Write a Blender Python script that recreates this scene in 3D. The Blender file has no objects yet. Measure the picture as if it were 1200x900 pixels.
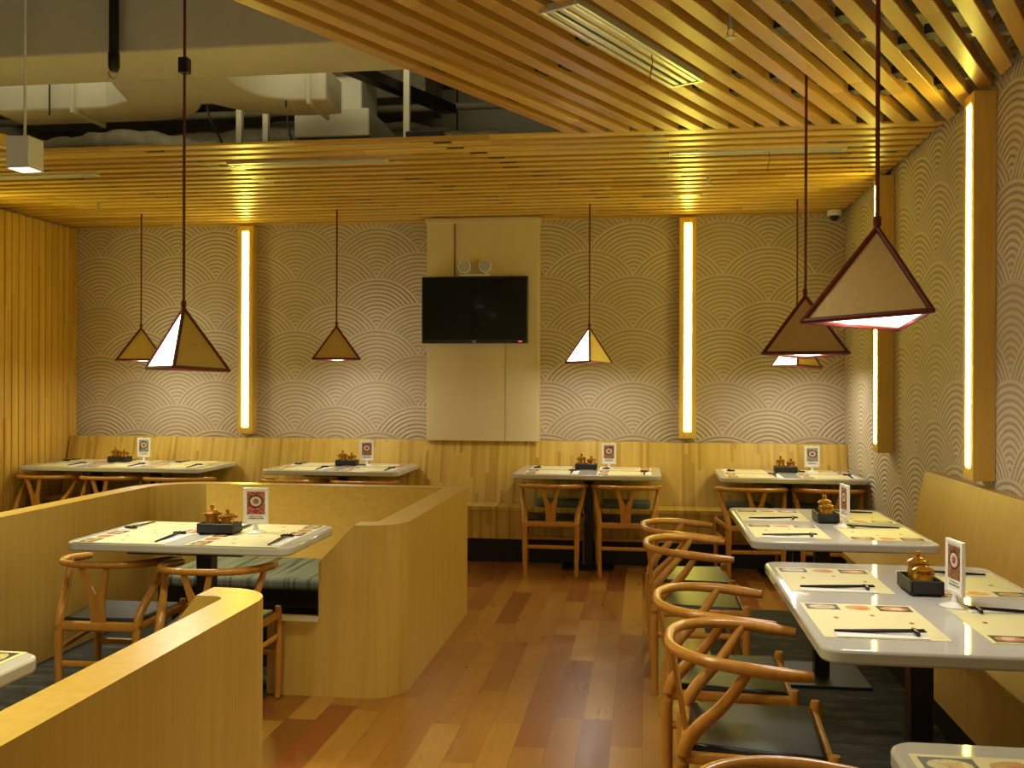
import bpy, math, random
from mathutils import Vector, Matrix
random.seed(7)
S = bpy.context.scene
COL = S.collection
PI = math.pi

# ------------------------------------------------------------------ camera, world, lights, exposure
cam = bpy.data.cameras.new('camera'); cam_o = bpy.data.objects.new('camera', cam); COL.objects.link(cam_o)
cam.sensor_width = 36; cam.lens = 1120 / 1200 * 36; cam.clip_start = 0.02
yaw, pitch, roll = .1365, -.0003, .0035
fw = Vector((-math.sin(yaw) * math.cos(pitch), math.cos(yaw) * math.cos(pitch), math.sin(pitch)))
rt = Vector((math.cos(yaw), math.sin(yaw), 0)); up = rt.cross(fw)
r2 = rt * math.cos(roll) + up * math.sin(roll); u2 = -rt * math.sin(roll) + up * math.cos(roll)
cam_o.matrix_world = Matrix(((r2.x, u2.x, -fw.x, 0), (r2.y, u2.y, -fw.y, 0), (r2.z, u2.z, -fw.z, 1.43), (0, 0, 0, 1)))
S.camera = cam_o
w = bpy.data.worlds.new('world'); S.world = w; w.use_nodes = True
w.node_tree.nodes['Background'].inputs[0].default_value = (1, .82, .5, 1)
w.node_tree.nodes['Background'].inputs[1].default_value = 0.02
vs = S.view_settings
vs.view_transform = 'Standard'; vs.look = 'None'; vs.gamma = 1; vs.use_curve_mapping = False
vs.exposure = 0.47
DOWN_W = 90      # watts of a hanging downlight
DOWN_C = (1, .92, .56)
PEND_W = 3.2     # watts of the lamp inside a pendant
PEND_C = (1, .96, .88)
STRIP_E = 23    # radiance of the wall light tubes
STRIP_C = (1, .88, .13)
def area(name, loc, rot, sx, sy, watts, col):
    l = bpy.data.lights.new(name, 'AREA'); l.shape = 'RECTANGLE'; l.size = sx; l.size_y = sy; l.energy = watts; l.color = col
    o = bpy.data.objects.new(name, l); COL.objects.link(o); o.location = loc; o.rotation_euler = rot
    return o
# added fill lights without fixtures: two behind the viewer, two up in the ceiling
area('rear_fill', (-1.6, -2.5, 1.15), (PI / 2, 0, 0), 6.2, 1.7, 9, (1, .94, .56))
area('upward_fill', (-1.7, -1.3, .9), (PI, 0, 0), 5.0, 1.8, 32, (1, .93, .55))
area('void_fill', (-2.4, 5.05, 3.72), (PI / 2 - .4, 0, 0), 3.6, .3, 8, (1, .92, .58))
area('plenum_fill', (.2, 1.9, 3.3), (PI, 0, 0), 1.6, .8, 26, (1, .88, .72))

# ------------------------------------------------------------------ node helpers
class NT:
    def __init__(s, name, rough=.5, spec=.5, metal=0):
        m = bpy.data.materials.new(name); m.use_nodes = True
        s.m = m; s.t = m.node_tree; s.b = s.t.nodes['Principled BSDF']
        s.b.inputs['Roughness'].default_value = rough
        s.b.inputs['Metallic'].default_value = metal
        s.b.inputs['Specular IOR Level'].default_value = spec
    def n(s, typ, **k):
        x = s.t.nodes.new(typ)
        for a, v in k.items(): setattr(x, a, v)
        return x
    def put(s, sock, v):
        if v is None: return
        if hasattr(v, 'is_output') or isinstance(v, bpy.types.NodeSocket): s.t.links.new(v, sock)
        else: sock.default_value = v
    def ma(s, op, a, b=None, c=None):
        x = s.n('ShaderNodeMath', operation=op)
        s.put(x.inputs[0], a); s.put(x.inputs[1], b); s.put(x.inputs[2], c)
        return x.outputs[0]
    def obj(s):
        return s.n('ShaderNodeTexCoord').outputs['Object']
    def pos(s):
        return s.n('ShaderNodeNewGeometry').outputs['Position']
    def xyz(s, v):
        x = s.n('ShaderNodeSeparateXYZ'); s.put(x.inputs[0], v); return x.outputs
    def vec(s, a, b, c=0.0):
        x = s.n('ShaderNodeCombineXYZ'); s.put(x.inputs[0], a); s.put(x.inputs[1], b); s.put(x.inputs[2], c); return x.outputs[0]
    def noise(s, v, scale=5, detail=3, rough=.5):
        x = s.n('ShaderNodeTexNoise'); s.put(x.inputs['Vector'], v)
        x.inputs['Scale'].default_value = scale; x.inputs['Detail'].default_value = detail; x.inputs['Roughness'].default_value = rough
        return x.outputs['Fac']
    def rnd(s, v):
        x = s.n('ShaderNodeTexWhiteNoise', noise_dimensions='3D'); s.put(x.inputs['Vector'], v); return x.outputs['Value']
    def scale(s, v, sc):
        x = s.n('ShaderNodeVectorMath', operation='MULTIPLY'); s.put(x.inputs[0], v); x.inputs[1].default_value = sc; return x.outputs[0]
    def ramp(s, f, stops):
        x = s.n('ShaderNodeValToRGB'); s.put(x.inputs[0], f)
        e = x.color_ramp.elements
        while len(e) < len(stops): e.new(.5)
        for el, (p, c) in zip(e, stops): el.position = p; el.color = (*c, 1)
        return x.outputs[0]
    def mix(s, f, a, b, mode='MIX'):
        x = s.n('ShaderNodeMix', data_type='RGBA', blend_type=mode)
        s.put(x.inputs[0], f); s.put(x.inputs[6], a if not isinstance(a, tuple) else (*a, 1)); s.put(x.inputs[7], b if not isinstance(b, tuple) else (*b, 1))
        return x.outputs[2]
    def col(s, c):
        s.put(s.b.inputs['Base Color'], c if not isinstance(c, tuple) else (*c, 1)); return s
    def bump(s, h, strength=.3, dist=.01):
        x = s.n('ShaderNodeBump'); x.inputs['Strength'].default_value = strength; x.inputs['Distance'].default_value = dist
        s.put(x.inputs['Height'], h); s.t.links.new(x.outputs[0], s.b.inputs['Normal']); return s

def rgb(r, g, b):
    f = lambda c: ((c / 255 + .055) / 1.055) ** 2.4 if c / 255 > .04045 else c / 255 / 12.92
    return (f(r), f(g), f(b))

def plain(name, c, rough=.5, metal=0, spec=.5, var=.06, sc=30):
    t = NT(name, rough, spec, metal)
    f = t.noise(t.obj(), sc, 2)
    t.col(t.ramp(f, [(.3, tuple(x * (1 - var) for x in c)), (.7, tuple(min(1, x * (1 + var)) for x in c))]))
    return t.m

def emit(name, c, e):
    t = NT(name, .4); t.col(tuple(c))
    t.b.inputs['Emission Color'].default_value = (*c, 1); t.b.inputs['Emission Strength'].default_value = e
    return t.m

def wood_grain(name, c0, c1, rough=.4, grain=(40, 40, 2), dark=.8):
    """veneer or solid wood whose grain runs along the axis with the small scale"""
    t = NT(name, rough)
    v = t.obj()
    f1 = t.noise(t.scale(v, grain), 1, 4, .6)
    f2 = t.noise(t.scale(v, tuple(g / 8 for g in grain)), 1, 2)
    c = t.ramp(f1, [(.3, c0), (.7, c1)])
    c = t.mix(t.ma('MULTIPLY', f2, .35), c, tuple(x * dark for x in c0))
    t.col(c); t.bump(f1, .06, .003)
    return t.m

def wood_strips(name, tones, wid=.035, ln=.42, rough=.4, axis='xy'):
    """glued strips standing upright: every strip has its own tone"""
    t = NT(name, rough)
    X, Y, Z = t.xyz(t.pos())
    u = {'xy': t.ma('ADD', X, Y), 'x': X, 'y': Y}[axis]
    cu = t.ma('FLOOR', t.ma('DIVIDE', u, wid))
    off = t.rnd(t.vec(cu, 3.7))
    cz = t.ma('FLOOR', t.ma('ADD', t.ma('DIVIDE', Z, ln), t.ma('MULTIPLY', off, 5)))
    r = t.rnd(t.vec(cu, cz, 1.3))
    n = len(tones)
    c = t.ramp(r, [(i / (n - 1), tones[i]) for i in range(n)])
    g = t.noise(t.vec(t.ma('MULTIPLY', u, 60), t.ma('MULTIPLY', Z, 3), r), 1, 3)
    c = t.mix(t.ma('MULTIPLY', g, .4), c, tuple(x * .72 for x in tones[0]))
    t.col(c)
    return t.m

def floor_planks():
    t = NT('plank_floor', .26, .45)
    X, Y, Z = t.xyz(t.pos())
    wid, ln = .125, .85
    ux = t.ma('DIVIDE', X, wid); cu = t.ma('FLOOR', ux)
    off = t.rnd(t.vec(cu, 9.1))
    uy = t.ma('ADD', t.ma('DIVIDE', Y, ln), t.ma('MULTIPLY', off, 7)); cy = t.ma('FLOOR', uy)
    r = t.rnd(t.vec(cu, cy, .7))
    c = t.ramp(r, [(0, rgb(128, 80, 28)), (.22, rgb(170, 116, 42)), (.5, rgb(188, 134, 50)), (.78, rgb(212, 164, 70)), (.94, rgb(160, 100, 36)), (1, rgb(146, 70, 28))])
    g = t.noise(t.vec(t.ma('MULTIPLY', X, 55), t.ma('MULTIPLY', Y, 4), t.ma('MULTIPLY', r, 20)), 1, 4, .65)
    g2 = t.noise(t.vec(t.ma('MULTIPLY', X, 9), t.ma('MULTIPLY', Y, 2.2), t.ma('MULTIPLY', r, 20)), 1, 3, .6)
    c = t.mix(t.ma('MULTIPLY', g, .55), c, rgb(124, 76, 36))
    c = t.mix(t.ma('MULTIPLY', t.ma('SUBTRACT', 1.0, g2), .5), c, rgb(120, 66, 24))
    fx = t.ma('FRACT', ux); fy = t.ma('FRACT', uy)
    sx = t.ma('LESS_THAN', fx, .016); sy = t.ma('LESS_THAN', fy, .003)
    seam = t.ma('MAXIMUM', sx, sy)
    c = t.mix(t.ma('MULTIPLY', seam, .6), c, rgb(50, 26, 12))
    t.col(c)
    t.put(t.b.inputs['Roughness'], t.ma('ADD', t.ma('MULTIPLY', g2, .22), .2))
    t.bump(t.ma('SUBTRACT', t.ma('MULTIPLY', g, .15), seam), .12, .003)
    return t.m

def slat_boards(name, pitch, ang, v0, tones, rough=.36):
    """long boards laid side by side, each made of pieces of differing tone; grain along the board"""
    t = NT(name, rough)
    X, Y, Z = t.xyz(t.pos())
    ca, sa = math.cos(ang), math.sin(ang)
    v = t.ma('ADD', t.ma('MULTIPLY', X, ca), t.ma('MULTIPLY', Y, -sa))
    u = t.ma('ADD', t.ma('MULTIPLY', X, sa), t.ma('MULTIPLY', Y, ca))
    cv = t.ma('FLOOR', t.ma('DIVIDE', t.ma('SUBTRACT', v, v0), pitch))
    cu = t.ma('FLOOR', t.ma('ADD', t.ma('DIVIDE', u, 1.15), t.ma('MULTIPLY', t.rnd(t.vec(cv, 4.4)), 6)))
    r = t.rnd(t.vec(cv, cu, 8.8))
    c = t.ramp(r, [(i / (len(tones) - 1), q) for i, q in enumerate(tones)])
    g = t.noise(t.vec(t.ma('MULTIPLY', u, 2.2), t.ma('MULTIPLY', v, 38), t.ma('MULTIPLY', Z, 38)), 1, 4, .6)
    c = t.mix(t.ma('MULTIPLY', g, .5), c, tuple(x * .62 for x in tones[0]))
    t.col(c); t.bump(g, .06, .003)
    return t.m

def fan_wall(name, axis):
    """combed plaster in overlapping fans; the lower rows lie over the upper ones"""
    t = NT(name, .62, .35)
    X, Y, Z = t.xyz(t.pos())
    u = X if axis == 'x' else Y
    v = t.ma('SUBTRACT', Z, -.082)
    u = t.ma('ADD', u, 20.298 if axis == 'x' else 20.1); v = t.ma('ADD', v, .222 * 4)
    dx, dv, R, pit = .735, .222, .43, .0345
    j0 = t.ma('FLOOR', t.ma('DIVIDE', v, dv))
    ds, ids = [], []
    for k in (-1, 0, 1):
        j = t.ma('ADD', j0, float(k))
        p = t.ma('MODULO', t.ma('ADD', j, 100.0), 2.0)
        uu = t.ma('SUBTRACT', t.ma('DIVIDE', u, dx), t.ma('MULTIPLY', p, .5))
        cu = t.ma('ROUND', uu)
        du = t.ma('MULTIPLY', t.ma('SUBTRACT', uu, cu), dx)
        dz = t.ma('SUBTRACT', v, t.ma('MULTIPLY', j, dv))
        ds.append(t.ma('SQRT', t.ma('ADD', t.ma('MULTIPLY', du, du), t.ma('MULTIPLY', dz, dz))))
        ids.append(t.rnd(t.vec(cu, j, 2.2)))
    in0 = t.ma('LESS_THAN', ds[0], R); in1 = t.ma('LESS_THAN', ds[1], R)
    def sel(a):
        lo = t.ma('ADD', t.ma('MULTIPLY', in1, a[1]), t.ma('MULTIPLY', t.ma('SUBTRACT', 1.0, in1), a[2]))
        return t.ma('ADD', t.ma('MULTIPLY', in0, a[0]), t.ma('MULTIPLY', t.ma('SUBTRACT', 1.0, in0), lo))
    d = sel(ds); idn = sel(ids)
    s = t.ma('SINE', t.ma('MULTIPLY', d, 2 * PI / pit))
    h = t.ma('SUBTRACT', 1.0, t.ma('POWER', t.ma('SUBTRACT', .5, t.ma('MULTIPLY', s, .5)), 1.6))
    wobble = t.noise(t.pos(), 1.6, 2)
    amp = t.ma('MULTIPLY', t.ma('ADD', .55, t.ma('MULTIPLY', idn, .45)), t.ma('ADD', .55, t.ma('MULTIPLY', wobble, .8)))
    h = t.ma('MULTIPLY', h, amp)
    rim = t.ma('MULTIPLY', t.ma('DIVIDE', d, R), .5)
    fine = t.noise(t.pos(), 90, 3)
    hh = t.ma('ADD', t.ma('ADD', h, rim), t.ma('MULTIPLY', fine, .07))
    c = t.ramp(h, [(.0, rgb(172, 156, 126)), (.75, rgb(212, 198, 172))])  # grooves tinted darker than ridges: groove shade put into the colour
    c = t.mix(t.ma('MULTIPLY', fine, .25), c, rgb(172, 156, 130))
    t.col(c); t.bump(hh, .95, .0065)
    return t.m

def slate_carpet():
    t = NT('dark_carpet', .85, .2)
    v = t.pos()
    f = t.noise(t.scale(v, (4, 14, 1)), 1, 5, .7)
    t.col(t.ramp(f, [(.3, rgb(40, 40, 37)), (.55, rgb(66, 66, 60)), (.75, rgb(104, 102, 90))]))
    t.bump(t.noise(v, 250, 2), .3, .004)
    return t.m

def stripe_fabric():
    t = NT('striped_cushion', .85, .2)
    X, Y, Z = t.xyz(t.pos())
    f = t.noise(t.vec(t.ma('MULTIPLY', X, 26), t.ma('MULTIPLY', Y, 1.5)), 1, 3)
    t.col(t.ramp(f, [(.36, rgb(62, 66, 56)), (.46, rgb(120, 124, 102)), (.7, rgb(140, 142, 118))]))
    return t.m

def food_print(name, seed, pal):
    t = NT(name, .35)
    v = t.scale(t.pos(), (1, 1, 1))
    f = t.noise(v, 55 + seed * 7, 4, .7)
    g = t.noise(v, 24 + seed * 3, 2)
    c = t.ramp(f, [(.3, pal[0]), (.45, pal[1]), (.58, pal[2]), (.7, pal[3])])
    c = t.mix(t.ma('MULTIPLY', g, .5), c, pal[1])
    t.col(c)
    return t.m

M = {}
M['veneer'] = wood_grain('partition_veneer', rgb(196, 158, 72), rgb(212, 176, 92), .33, (26, 26, 1.2), .85)
M['bench'] = wood_strips('bench_strips', [rgb(184, 144, 54), rgb(212, 176, 80), rgb(224, 190, 94), rgb(206, 168, 70)], .026, .5, axis='x')
M['slat'] = wood_grain('slat_wood', rgb(204, 158, 58), rgb(234, 194, 92), .36, (2.2, 30, 30), .75)
M['slat_x'] = slat_boards('level_slat_wood', .1345, -PI / 2, 5.33 - .03, [rgb(198, 148, 52), rgb(226, 182, 80), rgb(238, 198, 96), rgb(214, 166, 66)])
M['slat_d'] = slat_boards('slanting_slat_wood', .1185, math.radians(28), -2.903, [rgb(186, 134, 50), rgb(214, 166, 76), rgb(230, 186, 92), rgb(200, 148, 60)])
M['slat_v'] = wood_strips('upright_slats', [rgb(206, 160, 60), rgb(232, 190, 84), rgb(220, 174, 72)], .05, .9)
M['chair'] = wood_grain('chair_wood', rgb(184, 124, 48), rgb(206, 148, 64), .24, (30, 30, 6), .8)
M['leather'] = plain('black_leather', rgb(19, 20, 20), .4, sc=60, var=.2)
M['floor'] = floor_planks()
M['carpet'] = slate_carpet()
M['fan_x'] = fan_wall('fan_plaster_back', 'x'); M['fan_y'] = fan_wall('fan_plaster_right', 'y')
M['panel'] = plain('beige_panel', rgb(214, 196, 150), .5, sc=3, var=.03)
M['plaster'] = plain('white_paint', rgb(196, 188, 160), .7, sc=4, var=.05)
M['slab'] = plain('concrete_slab', rgb(122, 112, 98), .85, sc=5, var=.12)
M['grey_slab'] = plain('mauve_grey_slab', rgb(120, 106, 100), .85, sc=5, var=.12)
M['duct'] = plain('painted_duct', rgb(206, 200, 178), .55, sc=6, var=.04)
M['foil'] = plain('foil_duct', rgb(150, 140, 112), .5, sc=14, var=.2)
M['white'] = plain('white_tabletop', rgb(200, 198, 192), .055, sc=40, var=.015)
M['black'] = plain('black_metal', rgb(18, 17, 18), .4, sc=40, var=.15)
M['blackbox'] = plain('black_tray', rgb(28, 27, 28), .5, sc=40, var=.15)
M['toe'] = plain('dark_toe_kick', rgb(20, 20, 21), .6, sc=12, var=.2)
M['gap_shade'] = plain('gap_shade_sheet', rgb(34, 22, 12), .8, sc=12, var=.3)
M['red'] = plain('dark_red_frame', rgb(96, 26, 24), .45, sc=30, var=.15)
M['shade'] = wood_grain('lamp_shade_wood', rgb(196, 164, 98), rgb(212, 180, 116), .5, (60, 4, 60), .9)
M['glow'] = emit('lamp_glow', (1, .95, .84), 5)
M['led'] = emit('tube_glow', STRIP_C, STRIP_E)
M['ledwood'] = wood_grain('light_box_wood', rgb(206, 164, 66), rgb(226, 186, 88), .4, (30, 30, 2), .8)
M['mat'] = plain('cream_paper', rgb(226, 216, 164), .55, sc=25, var=.03)
M['paper'] = plain('white_paper', rgb(244, 242, 236), .6, var=.01)
M['lacquer'] = plain('black_lacquer', rgb(16, 14, 14), .25, var=.1)
M['brass'] = plain('golden_glaze', rgb(176, 122, 30), .18, .55, var=.2, sc=18)
M['acrylic'] = plain('white_plastic', rgb(236, 234, 228), .25, var=.02)
M['metal'] = plain('painted_vent', rgb(214, 214, 208), .3, .5, var=.03)
M['slot'] = plain('vent_slot', rgb(40, 38, 34), .7, var=.1)
M['cushion'] = plain('grey_green_cushion', rgb(98, 104, 86), .8, sc=80, var=.12)
M['stripe'] = stripe_fabric()
M['screen'] = plain('tv_screen', rgb(7, 9, 9), .06, 0, .35, var=.02)
M['bezel'] = plain('tv_bezel', rgb(14, 12, 13), .25, var=.05)
M['redled'] = emit('standby_light', (1, .05, .04), 1.5)
M['chrome'] = plain('lamp_reflector', rgb(190, 184, 168), .35, .6, var=.03)
M['ribbon'] = plain('red_ribbon', rgb(176, 34, 22), .7, var=.05)
M['dishdark'] = plain('dish_dark', rgb(58, 52, 48), .5, var=.3)
M['pale'] = plain('dish_pale', rgb(222, 190, 176), .5, var=.1)
M['orange'] = plain('dish_orange', rgb(206, 112, 40), .5, var=.2)
M['leaf'] = plain('printed_leaf', rgb(168, 96, 48), .6, var=.1)
pals = [[rgb(60, 58, 50), rgb(188, 170, 120), rgb(206, 190, 150), rgb(120, 110, 60)],
        [rgb(120, 84, 60), rgb(190, 140, 100), rgb(206, 120, 50), rgb(120, 130, 60)],
        [rgb(52, 46, 44), rgb(190, 96, 80), rgb(214, 150, 130), rgb(230, 200, 180)]]
for i, p in enumerate(pals): M['food%d' % i] = food_print('dish_photo_%s' % 'abc'[i], i, p)
M['pbrown'] = food_print('menu_photo_brown', 3, [rgb(52, 30, 24), rgb(120, 62, 40), rgb(190, 150, 110), rgb(70, 50, 44)])
M['pred'] = food_print('menu_photo_red', 4, [rgb(80, 20, 18), rgb(160, 50, 40), rgb(200, 150, 130), rgb(90, 60, 60)])
M['pgrey'] = food_print('menu_photo_grey', 2, [rgb(50, 50, 52), rgb(120, 116, 110), rgb(190, 186, 180), rgb(70, 70, 76)])

# ------------------------------------------------------------------ mesh helpers
class MB:
    def __init__(s): s.v = []; s.f = []; s.mi = []; s.cur = 0
    def add(s, vs, fs):
        o = len(s.v); s.v += [tuple(v) for v in vs]
        for f in fs: s.f.append([i + o for i in f]); s.mi.append(s.cur)
        return s
    def box(s, x0, x1, y0, y1, z0, z1):
        return s.add([(x0, y0, z0), (x1, y0, z0), (x1, y1, z0), (x0, y1, z0), (x0, y0, z1), (x1, y0, z1), (x1, y1, z1), (x0, y1, z1)],
                     [(3, 2, 1, 0), (4, 5, 6, 7), (0, 1, 5, 4), (1, 2, 6, 5), (2, 3, 7, 6), (3, 0, 4, 7)])
    def prism(s, poly, z0, z1):
        n = len(poly)
        return s.add([(x, y, z0) for x, y in poly] + [(x, y, z1) for x, y in poly],
                     [tuple(range(n - 1, -1, -1)), tuple(range(n, 2 * n))] + [(i, (i + 1) % n, n + (i + 1) % n, n + i) for i in range(n)])
    def prism_y(s, poly, y0, y1):      # poly in x, z ; extruded along y
        n = len(poly)
        return s.add([(x, y0, z) for x, z in poly] + [(x, y1, z) for x, z in poly],
                     [tuple(range(n)), tuple(range(2 * n - 1, n - 1, -1))] + [((i + 1) % n, i, n + i, n + (i + 1) % n) for i in range(n)])
    def prism_x(s, poly, x0, x1):      # poly in y, z ; extruded along x
        n = len(poly)
        return s.add([(x0, y, z) for y, z in poly] + [(x1, y, z) for y, z in poly],
                     [tuple(range(n - 1, -1, -1)), tuple(range(n, 2 * n))] + [(i, (i + 1) % n, n + (i + 1) % n, n + i) for i in range(n)])
    def tube(s, pts, rad, seg=10, flat=1.0, updir=(0, 0, 1)):
        pts = [Vector(p) for p in pts]; n = len(pts)
        if not hasattr(rad, '__len__'): rad = [rad] * n
        rings = []; U = Vector(updir)
        for i, p in enumerate(pts):
            t = (pts[min(i + 1, n - 1)] - pts[max(i - 1, 0)]).normalized()
            a = U - t * U.dot(t)
            if a.length < .15: a = Vector((1, 0, 0)) - t * t.x
            a.normalize(); b = t.cross(a)
            rings.append([p + (a * math.cos(2 * PI * k / seg) * flat + b * math.sin(2 * PI * k / seg)) * rad[i] for k in range(seg)])
        vs = [v for r in rings for v in r]; fs = []
        for i in range(n - 1):
            for k in range(seg):
                k2 = (k + 1) % seg
                fs.append((i * seg + k, i * seg + k2, (i + 1) * seg + k2, (i + 1) * seg + k))
        fs.append(tuple(range(seg - 1, -1, -1))); fs.append(tuple((n - 1) * seg + k for k in range(seg)))
        return s.add(vs, fs)
    def lathe(s, prof, seg=20, c=(0, 0, 0)):
        vs = []; fs = []; n = len(prof)
        for r, z in prof:
            for k in range(seg):
                a = 2 * PI * k / seg; vs.append((c[0] + r * math.cos(a), c[1] + r * math.sin(a), c[2] + z))
        for i in range(n - 1):
            for k in range(seg):
                k2 = (k + 1) % seg; fs.append((i * seg + k, i * seg + k2, (i + 1) * seg + k2, (i + 1) * seg + k))
        fs.append(tuple(range(seg - 1, -1, -1))); fs.append(tuple((n - 1) * seg + k for k in range(seg)))
        return s.add(vs, fs)
    def build(s, name, mat, parent=None, smooth=False, bevel=0, bseg=2, loc=None, rotz=0):
        me = bpy.data.meshes.new(name); me.from_pydata(s.v, [], s.f)
        mats = mat if isinstance(mat, (list, tuple)) else [mat]
        for m in mats: me.materials.append(M[m])
        for p, i in zip(me.polygons, s.mi): p.material_index = i
        if smooth:
            me.polygons.foreach_set('use_smooth', [True] * len(me.polygons))
            try: me.set_sharp_from_angle(angle=math.radians(42))
            except Exception: pass
        me.update()
        o = bpy.data.objects.new(name, me); COL.objects.link(o)
        if parent: o.parent = parent
        if loc: o.location = loc
        if rotz: o.rotation_euler.z = rotz
        if bevel:
            b = o.modifiers.new('bevel', 'BEVEL'); b.width = bevel; b.segments = bseg; b.limit_method = 'ANGLE'; b.angle_limit = math.radians(50)
        return o

def tag(o, label=None, cat=None, group=None, kind=None):
    if label: o['label'] = label
    if cat: o['category'] = cat
    if group: o['group'] = group
    if kind: o['kind'] = kind
    return o
def thing(name, label, cat, loc=(0, 0, 0), rotz=0, group=None):
    o = bpy.data.objects.new(name, None); COL.objects.link(o); o.empty_display_size = .1
    o.location = loc; o.rotation_euler.z = rotz
    return tag(o, label, cat, group)
KIDS = {}
def copy_tree(o, parent=None):
    c = o.copy(); COL.objects.link(c)
    if parent: c.parent = parent
    for ch in [x for x in bpy.data.objects if x.parent == o]: copy_tree(ch, c)
    return c
def struct(mb, name, mat, label, cat, **k):
    return tag(mb.build(name, mat, **k), label, cat, kind='structure')
def spline(pts, n=6):
    P = [Vector(p) for p in pts]; out = []
    for i in range(len(P) - 1):
        p0, p1, p2, p3 = P[max(i - 1, 0)], P[i], P[i + 1], P[min(i + 2, len(P) - 1)]
        for k in range(n):
            t = k / n
            out.append(.5 * ((2 * p1) + (p2 - p0) * t + (2 * p0 - 5 * p1 + 4 * p2 - p3) * t * t + (3 * p1 - p0 - 3 * p2 + p3) * t ** 3))
    out.append(P[-1]); return out
def lerp_list(vals, n):
    out = []; m = len(vals) - 1
    for i in range(n):
        t = i / (n - 1) * m; k = min(int(t), m - 1); out.append(vals[k] + (vals[k + 1] - vals[k]) * (t - k))
    return out
def rrect(x0, x1, y0, y1, r, n=5):
    p = []
    for cx, cy, a in ((x1 - r, y1 - r, 0), (x0 + r, y1 - r, PI / 2), (x0 + r, y0 + r, PI), (x1 - r, y0 + r, 3 * PI / 2)):
        for k in range(n + 1): p.append((cx + r * math.cos(a + PI / 2 * k / n), cy + r * math.sin(a + PI / 2 * k / n)))
    return p

def arc(cx, cy, r, a0, a1, n=8):
    return [(cx + r * math.cos(math.radians(a0 + (a1 - a0) * k / n)), cy + r * math.sin(math.radians(a0 + (a1 - a0) * k / n))) for k in range(n + 1)]

# ------------------------------------------------------------------ the room
L, R, B, F = -5.15, 1.62, 8.05, -2.6      # left, right, back, front walls
CZ = 2.825; TOP = 3.95; E = 5.33          # underside of slats, slab, front edge of the back slat ceiling
struct(MB().box(L - .1, R + .1, F - .1, B + .1, -.12, 0), 'floor', 'floor', 'reddish brown wood plank floor of the aisle', 'floor')
struct(MB().prism([(L + .02, F + .02), (-1.70, F + .02), (-1.70, 6.0), (-3.2, 6.0), (-3.2, 6.6), (L + .02, 6.6)], .0, .006), 'floor', 'carpet', 'dark grey streaked carpet under the walled booths', 'floor')
struct(MB().box(.36, R - .01, F + .02, 6.2, 0, .006), 'floor', 'carpet', 'dark grey carpet under the right wall tables', 'floor')
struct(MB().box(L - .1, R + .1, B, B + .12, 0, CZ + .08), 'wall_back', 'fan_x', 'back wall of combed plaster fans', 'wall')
struct(MB().box(L - .1, R + .1, B, B + .12, CZ + .08, TOP), 'wall_back', 'plaster', 'painted upper back wall above the slats', 'wall')
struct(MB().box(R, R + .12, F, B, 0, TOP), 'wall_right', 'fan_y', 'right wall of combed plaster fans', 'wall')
struct(MB().box(L - .12, L, F, B, 0, TOP), 'wall_left', 'plaster', 'left wall behind the upright slats', 'wall')
struct(MB().box(L - .1, R + .1, F - .12, F, 0, TOP), 'wall_front', 'plaster', 'plain wall behind the viewer', 'wall')
struct(MB().box(L - .1, R + .1, F - .1, B + .1, TOP, TOP + .12), 'ceiling', 'grey_slab', 'bare slab above the open ceiling', 'ceiling')
# upright slats on the left wall
mb = MB(); y = 6.2
while y < B - .06:
    mb.box(L + .012, L + .05, y, y + .078, .16, CZ - .01); y += .088
mb.box(L + .001, L + .012, 6.2, B - .001, .16, CZ - .01)
mb.box(L + .001, L + .06, B - .05, B - .001, .16, CZ - .01)
struct(mb, 'wall_left', 'slat_v', 'left wall cladding of narrow upright wood slats', 'wall', bevel=.003, bseg=1)
struct(MB().box(L + .001, L + .03, 6.2, B - .001, 0, .16), 'baseboard_left', 'toe', 'dark base under the left slats', 'baseboard')

# back slat ceiling: slats along x
mb = MB(); y = E; k = 0
ys = []
while y < B - .04:
    mb.box(L + .01, R - .04, y, y + .078, CZ, CZ + .014); ys.append(y); y += .1345
mb.box(L + .01, R - .04, B - .045, B - .002, CZ - .01, CZ + .058);
struct(mb, 'ceiling', 'slat_x', 'lower ceiling of long level wood slats before the back wall', 'ceiling', bevel=.003, bseg=1)
struct(MB().box(L + .01, R - .01, E + .45, B - .005, CZ + .06, CZ + .072), 'ceiling', 'gap_shade', 'added dark sheet giving shade above the level slats', 'ceiling')  # added sheet whose dark colour stands for shade in the slat gaps
mb = MB()
for x0, dxk, a, b in ((-1.15, .064, 0, 19), (.02, .005, 0, 17), (-3.05, .068, 0, 19), (-2.0, .062, 6, 19), (.95, .062, 2, 15), (-4.2, .062, 3, 17), (1.3, .037, 4, 12)):
    for i in range(a, min(b, len(ys) - 1)):
        if random.random() < .72:
            x = x0 + i * dxk + random.uniform(-.09, .09)
            mb.box(x, x + .10, ys[i] + .079, ys[i] + .133, CZ + .003, CZ + .02)
struct(mb, 'trim_1', 'black', 'black joining clips in the gaps of the level slats', 'ceiling clips')

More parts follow.
